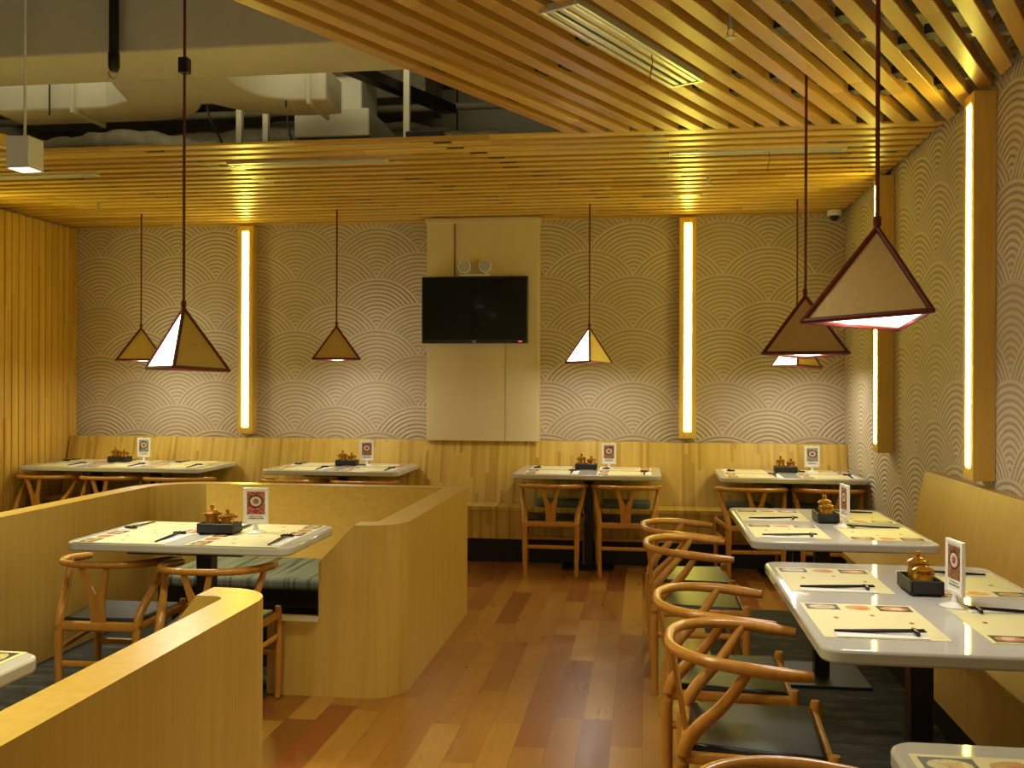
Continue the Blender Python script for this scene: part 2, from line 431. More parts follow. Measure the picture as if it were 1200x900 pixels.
# front slat ceiling: slats at 28 degrees
an = math.radians(28); d = Vector((math.sin(an), math.cos(an))); nn = Vector((math.cos(an), -math.sin(an)))
p0 = Vector((-.42, E)); s0 = p0.dot(nn)
def slat_run(mbx, s, wd, ymin, ymax, xmax, xmin=None):
    q = []
    for ss in (s, s + wd):
        tmax = min((ymax - nn.y * ss) / d.y, (xmax - nn.x * ss) / d.x)
        tmin = (ymin - nn.y * ss) / d.y
        if xmin is not None: tmin = max(tmin, (xmin - nn.x * ss) / d.x)
        if tmax - tmin < .05: return
        q.append((nn * ss + d * tmin, nn * ss + d * tmax))
    mbx.prism([q[0][0], q[1][0], q[1][1], q[0][1]], CZ, CZ + .052)
mb = MB(); clips = MB()
for k in range(40):
    s = s0 + k * .1185
    slat_run(mb, s, .066, 1.2, E - .004, R - .03, L + .02)
    for t0 in (3.5, 3.95 + .3 * (k % 3), 4.8):
        if random.random() < .55 and k < 22:
            t = t0 + random.uniform(-.25, .25); c = nn * (s + .067) + d * t
            if c.y < E - .25 and c.x < R - .25:
                e1 = d * .09; e2 = nn * .05
                clips.prism([c, c + e2, c + e2 + e1, c + e1], CZ + .02, CZ + .06)
struct(mb, 'ceiling', 'slat_d', 'upper right ceiling of slanting wood slats', 'ceiling', bevel=.003, bseg=1, )
struct(clips, 'trim_2', 'black', 'dark joining clips between the slanting slats', 'ceiling clips')
mb = MB()
for yy in (1.7, 2.6, 3.4, 4.15, 4.75):
    mb.box(-1.9 + max(0, (yy - 2.2)) * .53, R - .01, yy, yy + .045, CZ + .053, CZ + .08)
struct(mb, 'trim_3', 'metal', 'pale metal runners above the slanting slats', 'ceiling runners')
# corner of another slat field at the left edge
mb = MB()
for k in range(4):
    a0 = (-3.72 - .12 * k, 5.28)
    e = (-math.sin(an), -math.cos(an)); nx = (-math.cos(an) * .066, math.sin(an) * .066)
    a1 = (a0[0] + e[0] * 2.6, a0[1] + e[1] * 2.6)
    if a1[0] < L + .05: 
        f = (L + .05 - a0[0]) / e[0]; a1 = (L + .05, a0[1] + e[1] * f)
    mb.prism([a0, a1, (a1[0] + nx[0] * .5, a1[1]), (a0[0] + nx[0], a0[1] + nx[1])][::-1], CZ, CZ + .075)
struct(mb, 'ceiling', 'slat', 'corner of a slanting slat field at the left edge', 'ceiling')

# ------------------------------------------------------------------ open ceiling above the left
def duct_thing(name, label, cat, parts):
    t = thing(name, label, cat)
    for pn, mbx, mt, bv in parts: mbx.build(pn, mt, t, bevel=bv)
    return t
b1 = MB().box(L + .05, R - .05, 4.52, 4.97, 3.10, 3.44)
duct_thing('ceiling_beam', 'long pale boxed beam crossing the open ceiling', 'beam', [('beam_face', b1, 'duct', .01)])
bt = bpy.data.objects['ceiling_beam']
for x in (-4.4, -2.9, -1.4, .1): MB().tube([(x, 4.75, 3.43), (x, 4.75, TOP)], .01, 8).build('hanger_rod', 'slot', bt)
# branched air duct
pts = [(-4.0, 5.43), (-3.25, 5.43), (-3.05, 5.33), (-2.95, 4.975), (-2.28, 4.975)] + arc(-1.98, 5.13, .30, 180, 90, 8) + [(-1.86, 5.43), (-1.86, 5.74), (-2.1, 5.74)]
pts += arc(-2.1, 5.24, .50, 90, 158, 7) + arc(-3.1, 5.24, .50, 22, 90, 7) + [(-4.0, 5.74)]
body = MB().prism(pts, 3.10, 3.30)
t = duct_thing('air_duct', 'branching white air duct hung under the pale beam', 'duct', [('duct_body', body, 'duct', .012)])
for x in (-1.97, -3.47): MB().box(x, x + .02, 5.405, 5.77, 3.075, 3.302).build('flange', 'duct', t, bevel=.002)
for x, yy in ((-3.6, 5.40), (-2.1, 5.42)): MB().tube([(x, yy, 3.06), (x, yy, TOP)], .006, 6).build('hanger_rod', 'slot', t)
b2 = MB().box(-2.25, -1.75, 5.95, 6.6, 3.02, 3.2); b2.box(-2.05, -1.85, 6.12, 6.5, 3.2, TOP)
duct_thing('air_duct', 'short stepped duct beyond the branching duct', 'duct', [('duct_body', b2, 'duct', .01)])
# flexible insulated ducts
def flex(pts, r, name, label):
    P = spline(pts, 14); n = len(P)
    rad = [r * (1 + .09 * math.sin(i * 1.25) + .05 * random.uniform(-1, 1)) for i in range(n)]
    o = MB().tube(P, rad, 14).build(name, 'foil', None, smooth=True)
    return tag(o, label, 'duct')
flex([(-5.0, 6.3, 3.12), (-4.1, 6.15, 3.02), (-3.5, 6.2, 3.08), (-3.0, 6.4, 3.03), (-2.45, 6.75, 3.1)], .10, 'flexible_duct', 'wrinkled flexible duct behind the hanging downlight')
flex([(-1.9, 7.0, 3.10), (-1.2, 6.8, 3.12), (-.5, 6.9, 3.08), (.3, 6.85, 3.12)], .14, 'flexible_duct', 'fat wrinkled foil duct above the level slats, near the slanting edge')
flex([(-4.4, 7.2, 3.3), (-3.2, 7.0, 3.25), (-2.4, 7.1, 3.35), (-1.5, 7.3, 3.3)], .12, 'flexible_duct', 'wrinkled flexible duct deep behind the branching duct')
t = duct_thing('air_duct', 'flat grey duct deep over the back tables', 'duct', [('duct_body', MB().box(-1.7, 1.5, 7.5, 7.7, 3.2, 3.36), 'foil', .01)])
for x in (-1.5, 0, 1.3): MB().tube([(x, 7.6, 3.35), (x, 7.6, TOP)], .008, 6).build('hanger_rod', 'slot', t)
mb = MB(); mb.box(L + .05, -1.6, 6.9, 7.5, 3.55, 3.94)
tag(mb.build('air_duct', 'foil', bevel=.01), 'broad grey duct high at the back left', 'duct')
for i, (xx, yy, z, lab) in enumerate(((-5.0, 6.75, 3.42, 'thin pipe running behind the branching duct'), (-5.0, B - .03, 3.15, 'thin pipe running low along the back wall'), (-5.0, 6.05, 3.5, 'thin pipe running just behind the pale beam'))):
    tag(MB().tube([(xx, yy, z), (R - .1, yy, z)], .028, 10).build('pipe', 'foil', smooth=True), lab, 'pipe')
mb = MB(); mb.prism([(-1.75, 5.4), (-1.66, 5.4), (-1.25, 6.3), (-1.34, 6.3)], 3.24, 3.30)
tag(mb.build('cable_tray', 'black'), 'black cable tray slanting behind the duct end', 'cable tray')
for xx, yy, lab in ((-1.45, 5.75, 'pale hanging strut right of the duct end'), (-2.62, 5.95, 'pale hanging strut beside the long lamp cord'), (-2.46, 6.0, 'pale hanging strut right of its twin by the lamp cord')):
    tag(MB().box(xx - .018, xx + .018, yy - .018, yy + .018, CZ + .075, TOP).build('ceiling_strut', 'duct'), lab, 'strut')
for pp, lab in (([(-2.9, 6.0, 3.5), (-2.85, 5.98, 3.2), (-2.75, 5.97, 3.0), (-2.8, 5.96, 2.93), (-2.6, 5.95, 2.91)], 'loose black cable dangling left of the lamp cord'),
                ([(-2.35, 6.05, 3.4), (-2.3, 6.05, 3.02), (-2.1, 6.05, 2.93), (-1.85, 6.05, 2.96)], 'loose black cable lying right of the lamp cord')):
    tag(MB().tube(spline(pp, 6), .007, 6).build('cable', 'black', smooth=True), lab, 'cable')
mb = MB(); mb.box(-1.42, -1.2, 5.6, 5.75, CZ + .075, CZ + .12)
tag(mb.build('junction_box', 'black', bevel=.004), 'small dark box lying on the level slats', 'box')
# dark things above the slanting slats
mb = MB(); mb.box(.6, R - .02, 2.2, 4.45, 3.45, 3.8)
tag(mb.build('air_duct', 'slab', bevel=.01), 'broad grey duct above the slanting slats', 'duct')
mb = MB(); mb.box(1.1, 1.45, 2.0, 4.45, 3.1, 3.3)
tag(mb.build('air_duct', 'toe', bevel=.01), 'dark duct seen through the slanting slats near the right wall', 'duct')
# black hanging pipe
t = thing('hanging_pipe', 'black pipe hanging into the open ceiling at upper left', 'pipe', (-2.62, 4.45, 2.98))
MB().tube([(0, 0, .07), (0, 0, .96)], .024, 12).build('pipe_shaft', 'black', t, smooth=True)
MB().lathe([(.02, 0), (.028, .02), (.028, .09), (.02, .10)], 12).build('pipe_collar', 'black', t, smooth=True)
MB().tube([(-.03, 0, .0), (-.02, 0, -.03), (.0, 0, -.04), (.02, 0, -.03), (.03, 0, 0)], .006, 6).build('hook', 'metal', t, smooth=True)

# ------------------------------------------------------------------ beige column with the television
t = thing('wall_panel', 'beige boxed panel behind the television', 'panel', (0, 0, 0))
x0, x1, y0 = -1.815, -.865, 7.90
MB().box(x0, x1, y0 + .012, B - .002, .95, CZ - .05).build('panel_core', 'panel', t)
MB().box(x0, -1.5775, y0, y0 + .012, 1.90, CZ - .05).build('panel_board', 'panel', t, bevel=.002)
MB().box(-1.5725, x1, y0, y0 + .012, 1.90, CZ - .05).build('panel_board', 'panel', t, bevel=.002)
MB().box(x0, -1.1455, y0, y0 + .012, .95, 1.897).build('panel_board', 'panel', t, bevel=.002)
MB().box(-1.1405, x1, y0, y0 + .012, .95, 1.897).build('panel_board', 'panel', t, bevel=.002)
MB().box(x0 - .012, x1 + .012, y0 - .02, B - .002, CZ - .05, CZ - .003).build('cornice', 'panel', t, bevel=.008)
tag(MB().tube([(-1.575, y0 - .004, 2.33), (-1.575, y0 - .004, CZ - .055)], .004, 6).build('power_cable', 'red'), 'thin dark red cable down the beige panel', 'cable')
t = thing('television', 'black flat television mounted on the beige panel', 'television', (-1.392, 7.84, 1.765))
MB().box(-.447, .447, -.02, .03, 0, .555).build('case', 'bezel', t, bevel=.006)
MB().box(-.432, .432, -.0225, -.0195, .028, .54).build('screen', 'screen', t)
MB().box(-.2, .2, .03, .06, .15, .4).build('wall_mount', 'black', t)
tag(MB().box(.37, .40, -.0235, -.019, .010, .018).build('standby_light', 'redled', t), 'small red standby light')
fc = bpy.data.curves.new('logo', 'FONT'); fc.body = 'LG'; fc.size = .026; fc.align_x = 'CENTER'; fc.extrude = .001
fo = bpy.data.objects.new('tmp', fc); COL.objects.link(fo); bpy.context.view_layer.update()
lm = bpy.data.meshes.new_from_object(fo.evaluated_get(bpy.context.evaluated_depsgraph_get()))
bpy.data.objects.remove(fo); lm.materials.clear(); lm.materials.append(M['acrylic'])
lo = bpy.data.objects.new('logo', lm); COL.objects.link(lo); lo.parent = t; lo.location = (0, -.0225, .006); lo.rotation_euler.x = PI / 2
tag(lo, 'small white maker lettering')
t = thing('emergency_light', 'twin round emergency lamps peeking over the television', 'emergency light', (-1.392, 7.88, 2.322))
MB().box(-.13, .13, -.05, .018, 0, .02).build('body', 'acrylic', t, bevel=.008)
for x, z in ((-.088, .082), (.088, .086)):
    h = MB(); lh = h.tube([(x, .0, z), (x, -.03, z), (x, -.055, z)], [.025, .055, .056], 20).build('lamp_head', 'acrylic', t, smooth=True)
    MB().tube([(x, -.0545, z), (x, -.0585, z)], [.049, .045], 20).build('lens', 'chrome', lh, smooth=True)
    MB().tube([(x, -.01, .015), (x, -.01, z)], .012, 8).build('bracket', 'acrylic', t, smooth=True)
t = thing('security_camera', 'small white dome camera under the slats in the corner', 'camera', (1.50, 7.88, CZ - .008))
MB().lathe([(.05, -.045), (.056, -.03), (.056, 0)], 20).build('mount', 'acrylic', t, smooth=True)
MB().lathe([(.006, -.085), (.028, -.074), (.04, -.045)], 20).build('dome', 'bezel', t, smooth=True)

# ------------------------------------------------------------------ wall lights
def wall_light(x, y, face, label, z0=.985, z1=2.80):
    rot = {'y': 0, 'x': -PI / 2, 'l': PI / 2}[face]
    t = thing('wall_light', label, 'wall light', (x, y, z0), rot, 'tall tube lights on the walls')
    h = z1 - z0
    m = MB()
    m.box(-.07, -.03, -.10, 0, 0, h); m.box(.03, .07, -.10, 0, 0, h); m.box(-.03, .03, -.085, 0, 0, h)
    m.box(-.03, .03, -.10, -.085, 0, .055); m.box(-.03, .03, -.10, -.085, h - .045, h)
    m.build('housing', 'ledwood', t, bevel=.002, bseg=1)
    tag(MB().box(-.028, .028, -.104, -.0855, .06, h - .05).build('tube', 'led', t, bevel=.006), 'glowing yellow tube')
    return t
wall_light(-3.445, B - .002, 'y', 'tall glowing tube light left of the television on the back wall')
wall_light(.36, B - .002, 'y', 'tall glowing tube light right of the television on the back wall')
wall_light(R - .002, 6.58, 'x', 'tall glowing tube light on the right wall behind the large pendant')
wall_light(R - .002, 4.76, 'x', 'tall glowing tube light on the right wall, nearest the viewer')
wall_light(L + .052, 6.5, 'l', 'tall tube light on the slatted left wall beyond the left edge')

# ------------------------------------------------------------------ benches
t = thing('wall_bench', 'long built-in wooden bench along the back wall', 'bench', (0, 0, 0))
MB().prism_x([(7.80, .45), (7.90, .45), (B - .003, .45), (B - .003, .95), (7.95, .95)][0:1] + [(B - .003, .45), (B - .003, .95), (7.945, .95)], L + .07, R - .005).build('backrest', 'bench', t, bevel=.003)
MB().box(L + .07, R - .005, 7.545, B - .003, .415, .45).build('seat', 'bench', t, bevel=.004)
MB().box(L + .07, R - .005, 7.56, B - .003, .19, .415).build('front_panel', 'bench', t)
MB().box(L + .07, R - .005, 7.60, B - .003, .0, .19).build('toe_kick', 'toe', t)
t = thing('wall_bench', 'built-in wooden bench along the right wall', 'bench', (0, 0, 0))
MB().prism_y([(1.47, .47), (R - .003, .47), (R - .003, .95), (1.565, .95)], F + .05, 5.62).build('backrest', 'veneer', t, bevel=.003)
MB().box(1.14, R - .003, F + .05, 5.72, .435, .47).build('seat', 'veneer', t, bevel=.004)
MB().box(1.16, R - .003, F + .05, 5.70, .17, .435).build('front_panel', 'veneer', t)
MB().box(1.22, R - .003, F + .05, 5.66, .006, .17).build('toe_kick', 'toe', t)

# seat pads on the back bench
pad0 = None
def pad(x, label):
    global pad0
    if pad0 is None:
        m = MB().prism(rrect(-.19, .19, -.115, .115, .03), 0, .05)
        o = m.build('seat_pad', 'cushion', smooth=True, bevel=.012); pad0 = o
    else:
        o = pad0.copy(); COL.objects.link(o)
    o.location = (x, 7.675, .4505); tag(o, label, 'cushion', 'seat pads on the back bench')
pad(-.66, 'grey green seat pad behind the left chair of the table right of television')
pad(-.13, 'grey green seat pad behind the right chair of the table right of television')
pad(.80, 'grey green seat pad behind the left chair of the back corner table')
pad(1.34, 'grey green seat pad behind the right chair of the back corner table')
pad(-4.28, 'grey green seat pad between the pedestals of the long back left table')
pad(-3.78, 'grey green seat pad right of both pedestals of the long back left table')

# ------------------------------------------------------------------ booth partitions
PH = .785
t = thing('booth_partition', 'low wooden partition wrapping the middle booth with its table', 'partition', (0, 0, 0))
out = [(-3.15, .6), (-3.15, 5.98)]
out = [(-3.15, 0.6), (-3.03, .6)] + arc(-2.75, 5.50, .28, 180, 90, 8)
out += [(-1.22, 5.78), (-1.22, 4.36)] + arc(-1.26, 4.36, .04, 0, -90, 4) + [(-1.285, 4.32), (-1.285, 4.20)]
out += arc(-1.26, 4.38, .18, -90, 0, 8) + arc(-1.13, 5.85, .05, 0, 90, 3) + arc(-2.75, 5.50, .40, 90, 180, 8)
MB().prism(out, .0, PH).build('wall', 'veneer', t)
prof = [(-1.71, .0), (-1.285, .0), (-1.285, PH), (-1.30, PH), (-1.465, .61), (-1.465, .34), (-1.71, .34)]
MB().prism_y(prof, 4.20, 4.32).build('end_panel', 'veneer', t)
t = thing('booth_partition', 'low wooden partition in the left foreground with rounded end', 'partition', (0, 0, 0))
out = [(-1.125, F + .1), (-1.125, 2.70)] + arc(-1.285, 2.70, .16, 0, 90, 8) + [(-1.33, 2.86), (-1.33, 2.74)] + arc(-1.285, 2.70, .04, 90, 0, 4) + [(-1.245, F + .1)]
MB().prism(out, 0, PH).build('wall', 'veneer', t)
prof = [(-1.71, .0), (-1.33, .0), (-1.33, PH), (-1.34, PH), (-1.475, .61), (-1.465, .34), (-1.71, .34)]
MB().prism_y(prof, 2.74, 2.86).build('end_panel', 'veneer', t)
t = thing('booth_bench', 'wooden bench inside the middle booth below the partition', 'bench', (0, 0, 0))
MB().box(-2.46, -1.225, 4.75, 5.775, .0, .30).build('base', 'toe', t)
MB().box(-2.46, -1.225, 4.60, 5.775, .30, .395).build('seat', 'toe', t, bevel=.004)
MB().add([(-2.45, 5.14, .40), (-1.223, 5.14, .40), (-1.223, 5.777, PH - .003), (-2.76, 5.777, PH - .003), (-1.223, 5.777, .40), (-2.60, 5.777, .40)], [(0, 1, 2, 3), (1, 4, 2), (0, 3, 5), (0, 5, 4, 1), (5, 3, 2, 4)]).build('backrest', 'veneer', t)
tag(MB().box(-2.45, -1.23, 4.56, 5.135, .396, .455).build('seat_cushion', 'stripe', bevel=.02, bseg=3), 'grey streaked seat cushion on the booth bench', 'cushion')

# ------------------------------------------------------------------ chairs
def make_chair():
    t = thing('wishbone_chair', 'chair', 'chair')
    seat = MB().prism([(-.185, -.185), (.185, -.185), (.225, .19), (-.225, .19)], .395, .432)
    seat.build('seat', 'leather', t, smooth=True, bevel=.014, bseg=3)
    fr = MB()
    fr.tube([(-.19, -.195, .395), (.19, -.195, .395)], .017, 8, 1.4); fr.tube([(-.225, .20, .395), (.225, .20, .395)], .016, 8, 1.4)
    for s in (-1, 1): fr.tube([(s * .19, -.195, .395), (s * .23, .20, .405)], .015, 8, 1.3)
    fr.build('seat_frame', 'chair', t, smooth=True)
    for s in (-1, 1):
        P = spline([(s * .19, -.20, 0), (s * .195, -.205, .2), (s * .195, -.205, .38), (s * .20, -.17, .47), (s * .225, -.085, .57), (s * .242, -.02, .675)], 5)
        MB().tube(P, lerp_list([.0145, .019, .021, .021, .018, .013], len(P)), 10).build('leg', 'chair', t, smooth=True)
        P = spline([(s * .228, .205, 0), (s * .23, .205, .2), (s * .23, .205, .40), (s * .23, .205, .445)], 4)
        MB().tube(P, lerp_list([.013, .018, .019, .014], len(P)), 10).build('leg', 'chair', t, smooth=True)
        MB().tube([(s * .194, -.2, .29), (s * .23, .205, .30)], [.009, .009], 8, 1.6).build('stretcher', 'chair', t, smooth=True)
    MB().tube([(-.194, -.203, .22), (.194, -.203, .22)], .010, 8, 1.5).build('stretcher', 'chair', t, smooth=True)
    MB().tube([(-.23, .205, .22), (.23, .205, .22)], .010, 8, 1.5).build('stretcher', 'chair', t, smooth=True)
    half = [(0, -.245, .690), (.09, -.238, .690), (.17, -.198, .688), (.227, -.12, .684), (.251, -.02, .677), (.249, .07, .668), (.237, .145, .662)]
    full = [(-x, y, z) for x, y, z in half[::-1]] + half[1:]
    P = spline(full, 5)
    rr = lerp_list([.015, .0195, .0195, .018, .017, .016, .0155, .016, .017, .018, .0195, .0195, .015], len(P))
    MB().tube(P, rr, 10).build('top_rail', 'chair', t, smooth=True)
    # Y shaped back splat
    sp = MB()
    def slab(pl, y_at):
        n = len(pl)
        vs = [(x, y_at(z) - .006, z) for x, z in pl] + [(x, y_at(z) + .006, z) for x, z in pl]
        sp.add(vs, [tuple(range(n)), tuple(range(2 * n - 1, n - 1, -1))] + [((i + 1) % n, i, n + i, n + (i + 1) % n) for i in range(n)])
    ya = lambda z: -.195 - .045 * (z - .40) / .29
    slab([(-.036, .40), (.036, .40), (.040, .52), (.0, .545), (-.040, .52)], ya)
    for s in (-1, 1):
        pl = [(s * .0, .545), (s * .040, .52), (s * .056, .60), (s * .076, .684), (s * .050, .684), (s * .026, .60)]
        slab(pl if s > 0 else pl[::-1], ya)
    sp.build('back_splat', 'chair', t)
    return t
chair0 = make_chair(); used = []
def chair(x, y, rz, label, group, sc=(1, 1, .967)):
    o = chair0 if not used else copy_tree(chair0)
    used.append(o); o.location = (x, y, CH_Z[0]); o.rotation_euler.z = rz; o.scale = sc; tag(o, label, 'chair', group)
CH_Z = [0]
CB = 'wishbone chairs at the back tables'; CR = 'wishbone chairs along the aisle'; CF = 'wishbone chairs in the booth'
yb = 7.30
chair(-.68, yb, 0, 'light brown wishbone chair, left of two below the television', CB)
chair(-.125, yb, .0, 'light brown wishbone chair, right of two below the television', CB)
chair(.80, yb, .06, 'light brown wishbone chair at left side of the back corner table', CB)
chair(1.345, yb, -.03, 'light brown wishbone chair at right side of the back corner table', CB)
chair(-2.745, yb, -.02, 'wishbone chair mostly hidden behind the booth, left of two', CB)
chair(-2.175, yb, .02, 'wishbone chair mostly hidden behind the booth, right of two', CB)
chair(-4.82, yb, -.08, 'wishbone chair at the left end of the long back left table', CB)
chair(-4.27, yb, 0, 'wishbone chair in the middle of the long back left table', CB)
chair(-3.725, yb, 0, 'wishbone chair at the right end of the long back left table', CB)
CH_Z[0] = .006
chair(-2.335, 4.03, .03, 'wishbone chair at left before the booth table', CF, (.91, .91, .93))
chair(-1.835, 3.95, .05, 'wishbone chair at right before the booth table, behind the rounded partition end', CF, (.91, .91, .93))
CH_Z[0] = 0
chair(.325, 2.91, -PI / 2 - .06, 'large wishbone chair at near seat of the right foreground table', CR)
chair(.295, 3.46, -PI / 2 - .03, 'wishbone chair at far seat of the right foreground table', CR)
chair(.26, 4.64, -PI / 2, 'wishbone chair at near seat of the second right table', CR)
chair(.245, 5.21, -PI / 2 + .02, 'farthest wishbone chair of the aisle row, at second right table', CR)
chair(.33, 1.75, -PI / 2 - .04, 'wishbone chair cut off by the bottom edge of the photo', CR)

# ------------------------------------------------------------------ tables
def table(x, y, wx, dy, label, peds=((0, 0),), z=0):
    t = thing('dining_table', label, 'table', (x, y, z), 0, 'white dining tables')
    MB().prism(rrect(-wx / 2, wx / 2, -dy / 2, dy / 2, .055, 6), .712 - z, .75 - z).build('tabletop', 'white', t, smooth=True, bevel=.008)
    lw = .035
    for px, py in peds:
        MB().box(px - lw, px + lw, py - lw, py + lw, .012, .70 - z).build('column', 'black', t, bevel=.004)
        MB().prism(rrect(px - .20, px + .20, py - .20, py + .20, .02, 3), 0, .014).build('base_plate', 'black', t, bevel=.004)
        MB().box(px - .26, px + .26, py - .22, py + .22, .69 - z, .711 - z).build('support_plate', 'black', t)
    return t
TB = {}
def T(key, x, y, wx, dy, lab, **k): TB[key] = (x, y, wx, dy); table(x, y, wx, dy, lab, **k)
T('b1', -4.25, 7.50, 1.56, .74, 'long white table with two black columns at back left', peds=((-.31, 0), (.22, 0)))
T('b2', -2.41, 7.50, 1.10, .74, 'white table behind the booth, left of the television')
T('b3', -.42, 7.52, 1.12, .76, 'white table before the back wall, right of the television')
T('b4', 1.085, 7.49, 1.04, .74, 'white table in the far right corner')
T('fb', -1.945, 4.08, 1.0, .62, 'white table inside the wooden booth', z=.006)
T('nb', -1.985, 1.90, 1.0, .64, 'white table corner cut off at the left edge of the photo', z=.006)
T('t3', .865, 4.83, .79, 1.16, 'second white table from the viewer along the right wall', z=.006)
T('t2', .865, 3.16, .81, 1.24, 'large white foreground table along the right wall', z=.006)
T('t1', .865, 1.28, .81, 1.27, 'nearest white table at the bottom right corner', z=.006)
DESC = {'b1': 'the long back left table', 'b2': 'the back table behind the booth', 'b3': 'the back table right of television', 'b4': 'the back corner table',
        'fb': 'the booth table', 'nb': 'the cut-off left table', 't3': 'the second right table', 't2': 'the large right foreground table', 't1': 'the nearest bottom right table'}

# place settings: local frame, sitter at -y looking to +y, right hand at +x
def make_setting():
    m = MB()
    hx, hy = .205, .165
    m.box(-hx, hx, -hy, hy, 0, .0008)
    zt = .0012
    def quad(poly, mi):
        m.cur = mi; n = len(poly); m.add([(x, y, zt) for x, y in poly], [tuple(range(n))]); m.cur = 0
    yy = -.155
    def ell(cx, cy, rx, ry, wob=0, n=14, ph=0):
        return [(cx + rx * math.cos(q) * (1 + wob * math.sin(3 * q + ph)), cy + ry * math.sin(q) * (1 + wob * math.cos(2 * q + ph))) for q in [2 * PI * k / n for k in range(n)]]
    for cy, mi in ((-.105, 1), (.105, 3)):
        zt = .0010; quad([(-.192, cy - .048), (-.122, cy - .048), (-.122, cy + .048), (-.192, cy + .048)], 5)
        zt = .0012; quad(ell(-.157, cy, .027, .040), mi)
        zt = .0014; quad(ell(-.155, cy + .004, .014, .022, .2), 6 if mi == 3 else 2)
    zt = .0010; quad(ell(-.157, .0, .032, .042, .12), 2)
    zt = .0012; quad(ell(-.150, .008, .017, .022, .1), 7)
    zt = .0012
    for lx, ly, a0 in ((-.06, .02, .4), (.02, .11, 1.7), (-.02, -.09, 2.6)):
        quad([(lx + .011 * math.cos(a0 + 2 * PI * k / 5) * (1 + .3 * (k % 2)), ly + .008 * math.sin(a0 + 2 * PI * k / 5)) for k in range(5)], 4)
    mat = m.build('placemat', ['mat', 'food0', 'food1', 'food2', 'leaf', 'dishdark', 'pale', 'orange'])
    sl = MB().box(-.030, .030, -.12, .12, 0, .0015).build('chopstick_sleeve', 'paper')
    rest = MB(); rest.tube([(-.030, 0, .006), (-.015, 0, .0075), (0, 0, .0065), (.015, 0, .0075), (.030, 0, .006)], [.005, .0065, .006, .0065, .005], 10)
    rest = rest.build('chopstick_rest', 'lacquer', smooth=True)
    c = MB().tube([(0, -.118, 0), (0, 0, 0), (0, .12, 0)], [.0048, .0042, .0026], 8)
    c = c.build('chopstick', 'lacquer', smooth=True)
    return [mat, sl, rest, c]
proto = make_setting(); first = [True]
def setting(key, dx, dy, ang, seat):
    x, y, wx, wy = TB[key]
    Rm = Matrix.Rotation(ang, 3, 'Z'); base = Vector((x + dx, y + dy, .7505))
    where = seat + ' seat of ' + DESC[key]
    items = [(0, (0, 0, 0), 0, 'cream placemat with printed dishes at ' + where, 'placemat', 'printed paper placemats'),
             (1, (.170, -.01, .0016), random.uniform(-.03, .03), 'white paper sleeve under chopsticks at ' + where, 'paper sleeve', 'paper sleeves under chopsticks'),
             (2, (.150, .085, .0034), 0, 'small black chopstick rest at ' + where, 'chopstick rest', 'black chopstick rests'),
             (3, (.146, -.01, .0165 - .0), .03, 'black chopstick at ' + where, 'chopstick', 'pair of chopsticks at ' + where),
             (3, (.156, -.01, .0165), -.05, 'black chopstick at ' + where, 'chopstick', 'pair of chopsticks at ' + where)]
    for n, (i, off, rz, lab, cat, grp) in enumerate(items):
        o = proto[i]
        if not (first[0] and n != 4):
            o = o.copy(); COL.objects.link(o)
        p = base + Rm @ Vector(off)
        o.location = p; o.rotation_euler = (0, 0, ang + rz)
        if i == 3:
            o.location.z = .7505 + .0090; o.rotation_euler = (math.radians(2.2), 0, ang + rz)
        tag(o, lab, cat, grp)
    first[0] = False
def near_far(key, xs_near, xs_far, names, inset=.20):
    x, y, wx, wy = TB[key]
    for dx, nm in zip(xs_near, names): setting(key, dx, -(wy / 2 - inset), 0, 'near ' + nm)
    for dx, nm in zip(xs_far, names): setting(key, dx, (wy / 2 - inset), PI, 'far ' + nm)
near_far('b1', (-.52, 0.0, .50), (-.50, .02, .52), ('left', 'middle', 'right'), .185)
near_far('b2', (-.27, .28), (-.27, .28), ('left', 'right'), .185)
near_far('b3', (-.27, .28), (-.27, .28), ('left', 'right'), .19)
near_far('b4', (-.27, .27), (-.26, .27), ('left', 'right'), .185)
near_far('fb', (-.25, .25), (-.25, .25), ('left', 'right'), .165)
setting('nb', .25, .15, PI, 'far right')
def aisle(key, far_only=False, dd=.29):
    x, y, wx, wy = TB[key]
    for dy, nm in ((dd, 'far'), (-dd, 'near')):
        if far_only and nm == 'near': continue
        setting(key, -(wx / 2 - .19), dy, -PI / 2, nm + ' aisle side')
        setting(key, (wx / 2 - .19), dy, PI / 2, nm + ' wall side')
aisle('t3', dd=.27); aisle('t2', dd=.29); 
TBt1 = TB['t1']
setting('t1', -.215, .36, -PI / 2, 'far aisle side'); setting('t1', .215, .36, PI / 2, 'far wall side')

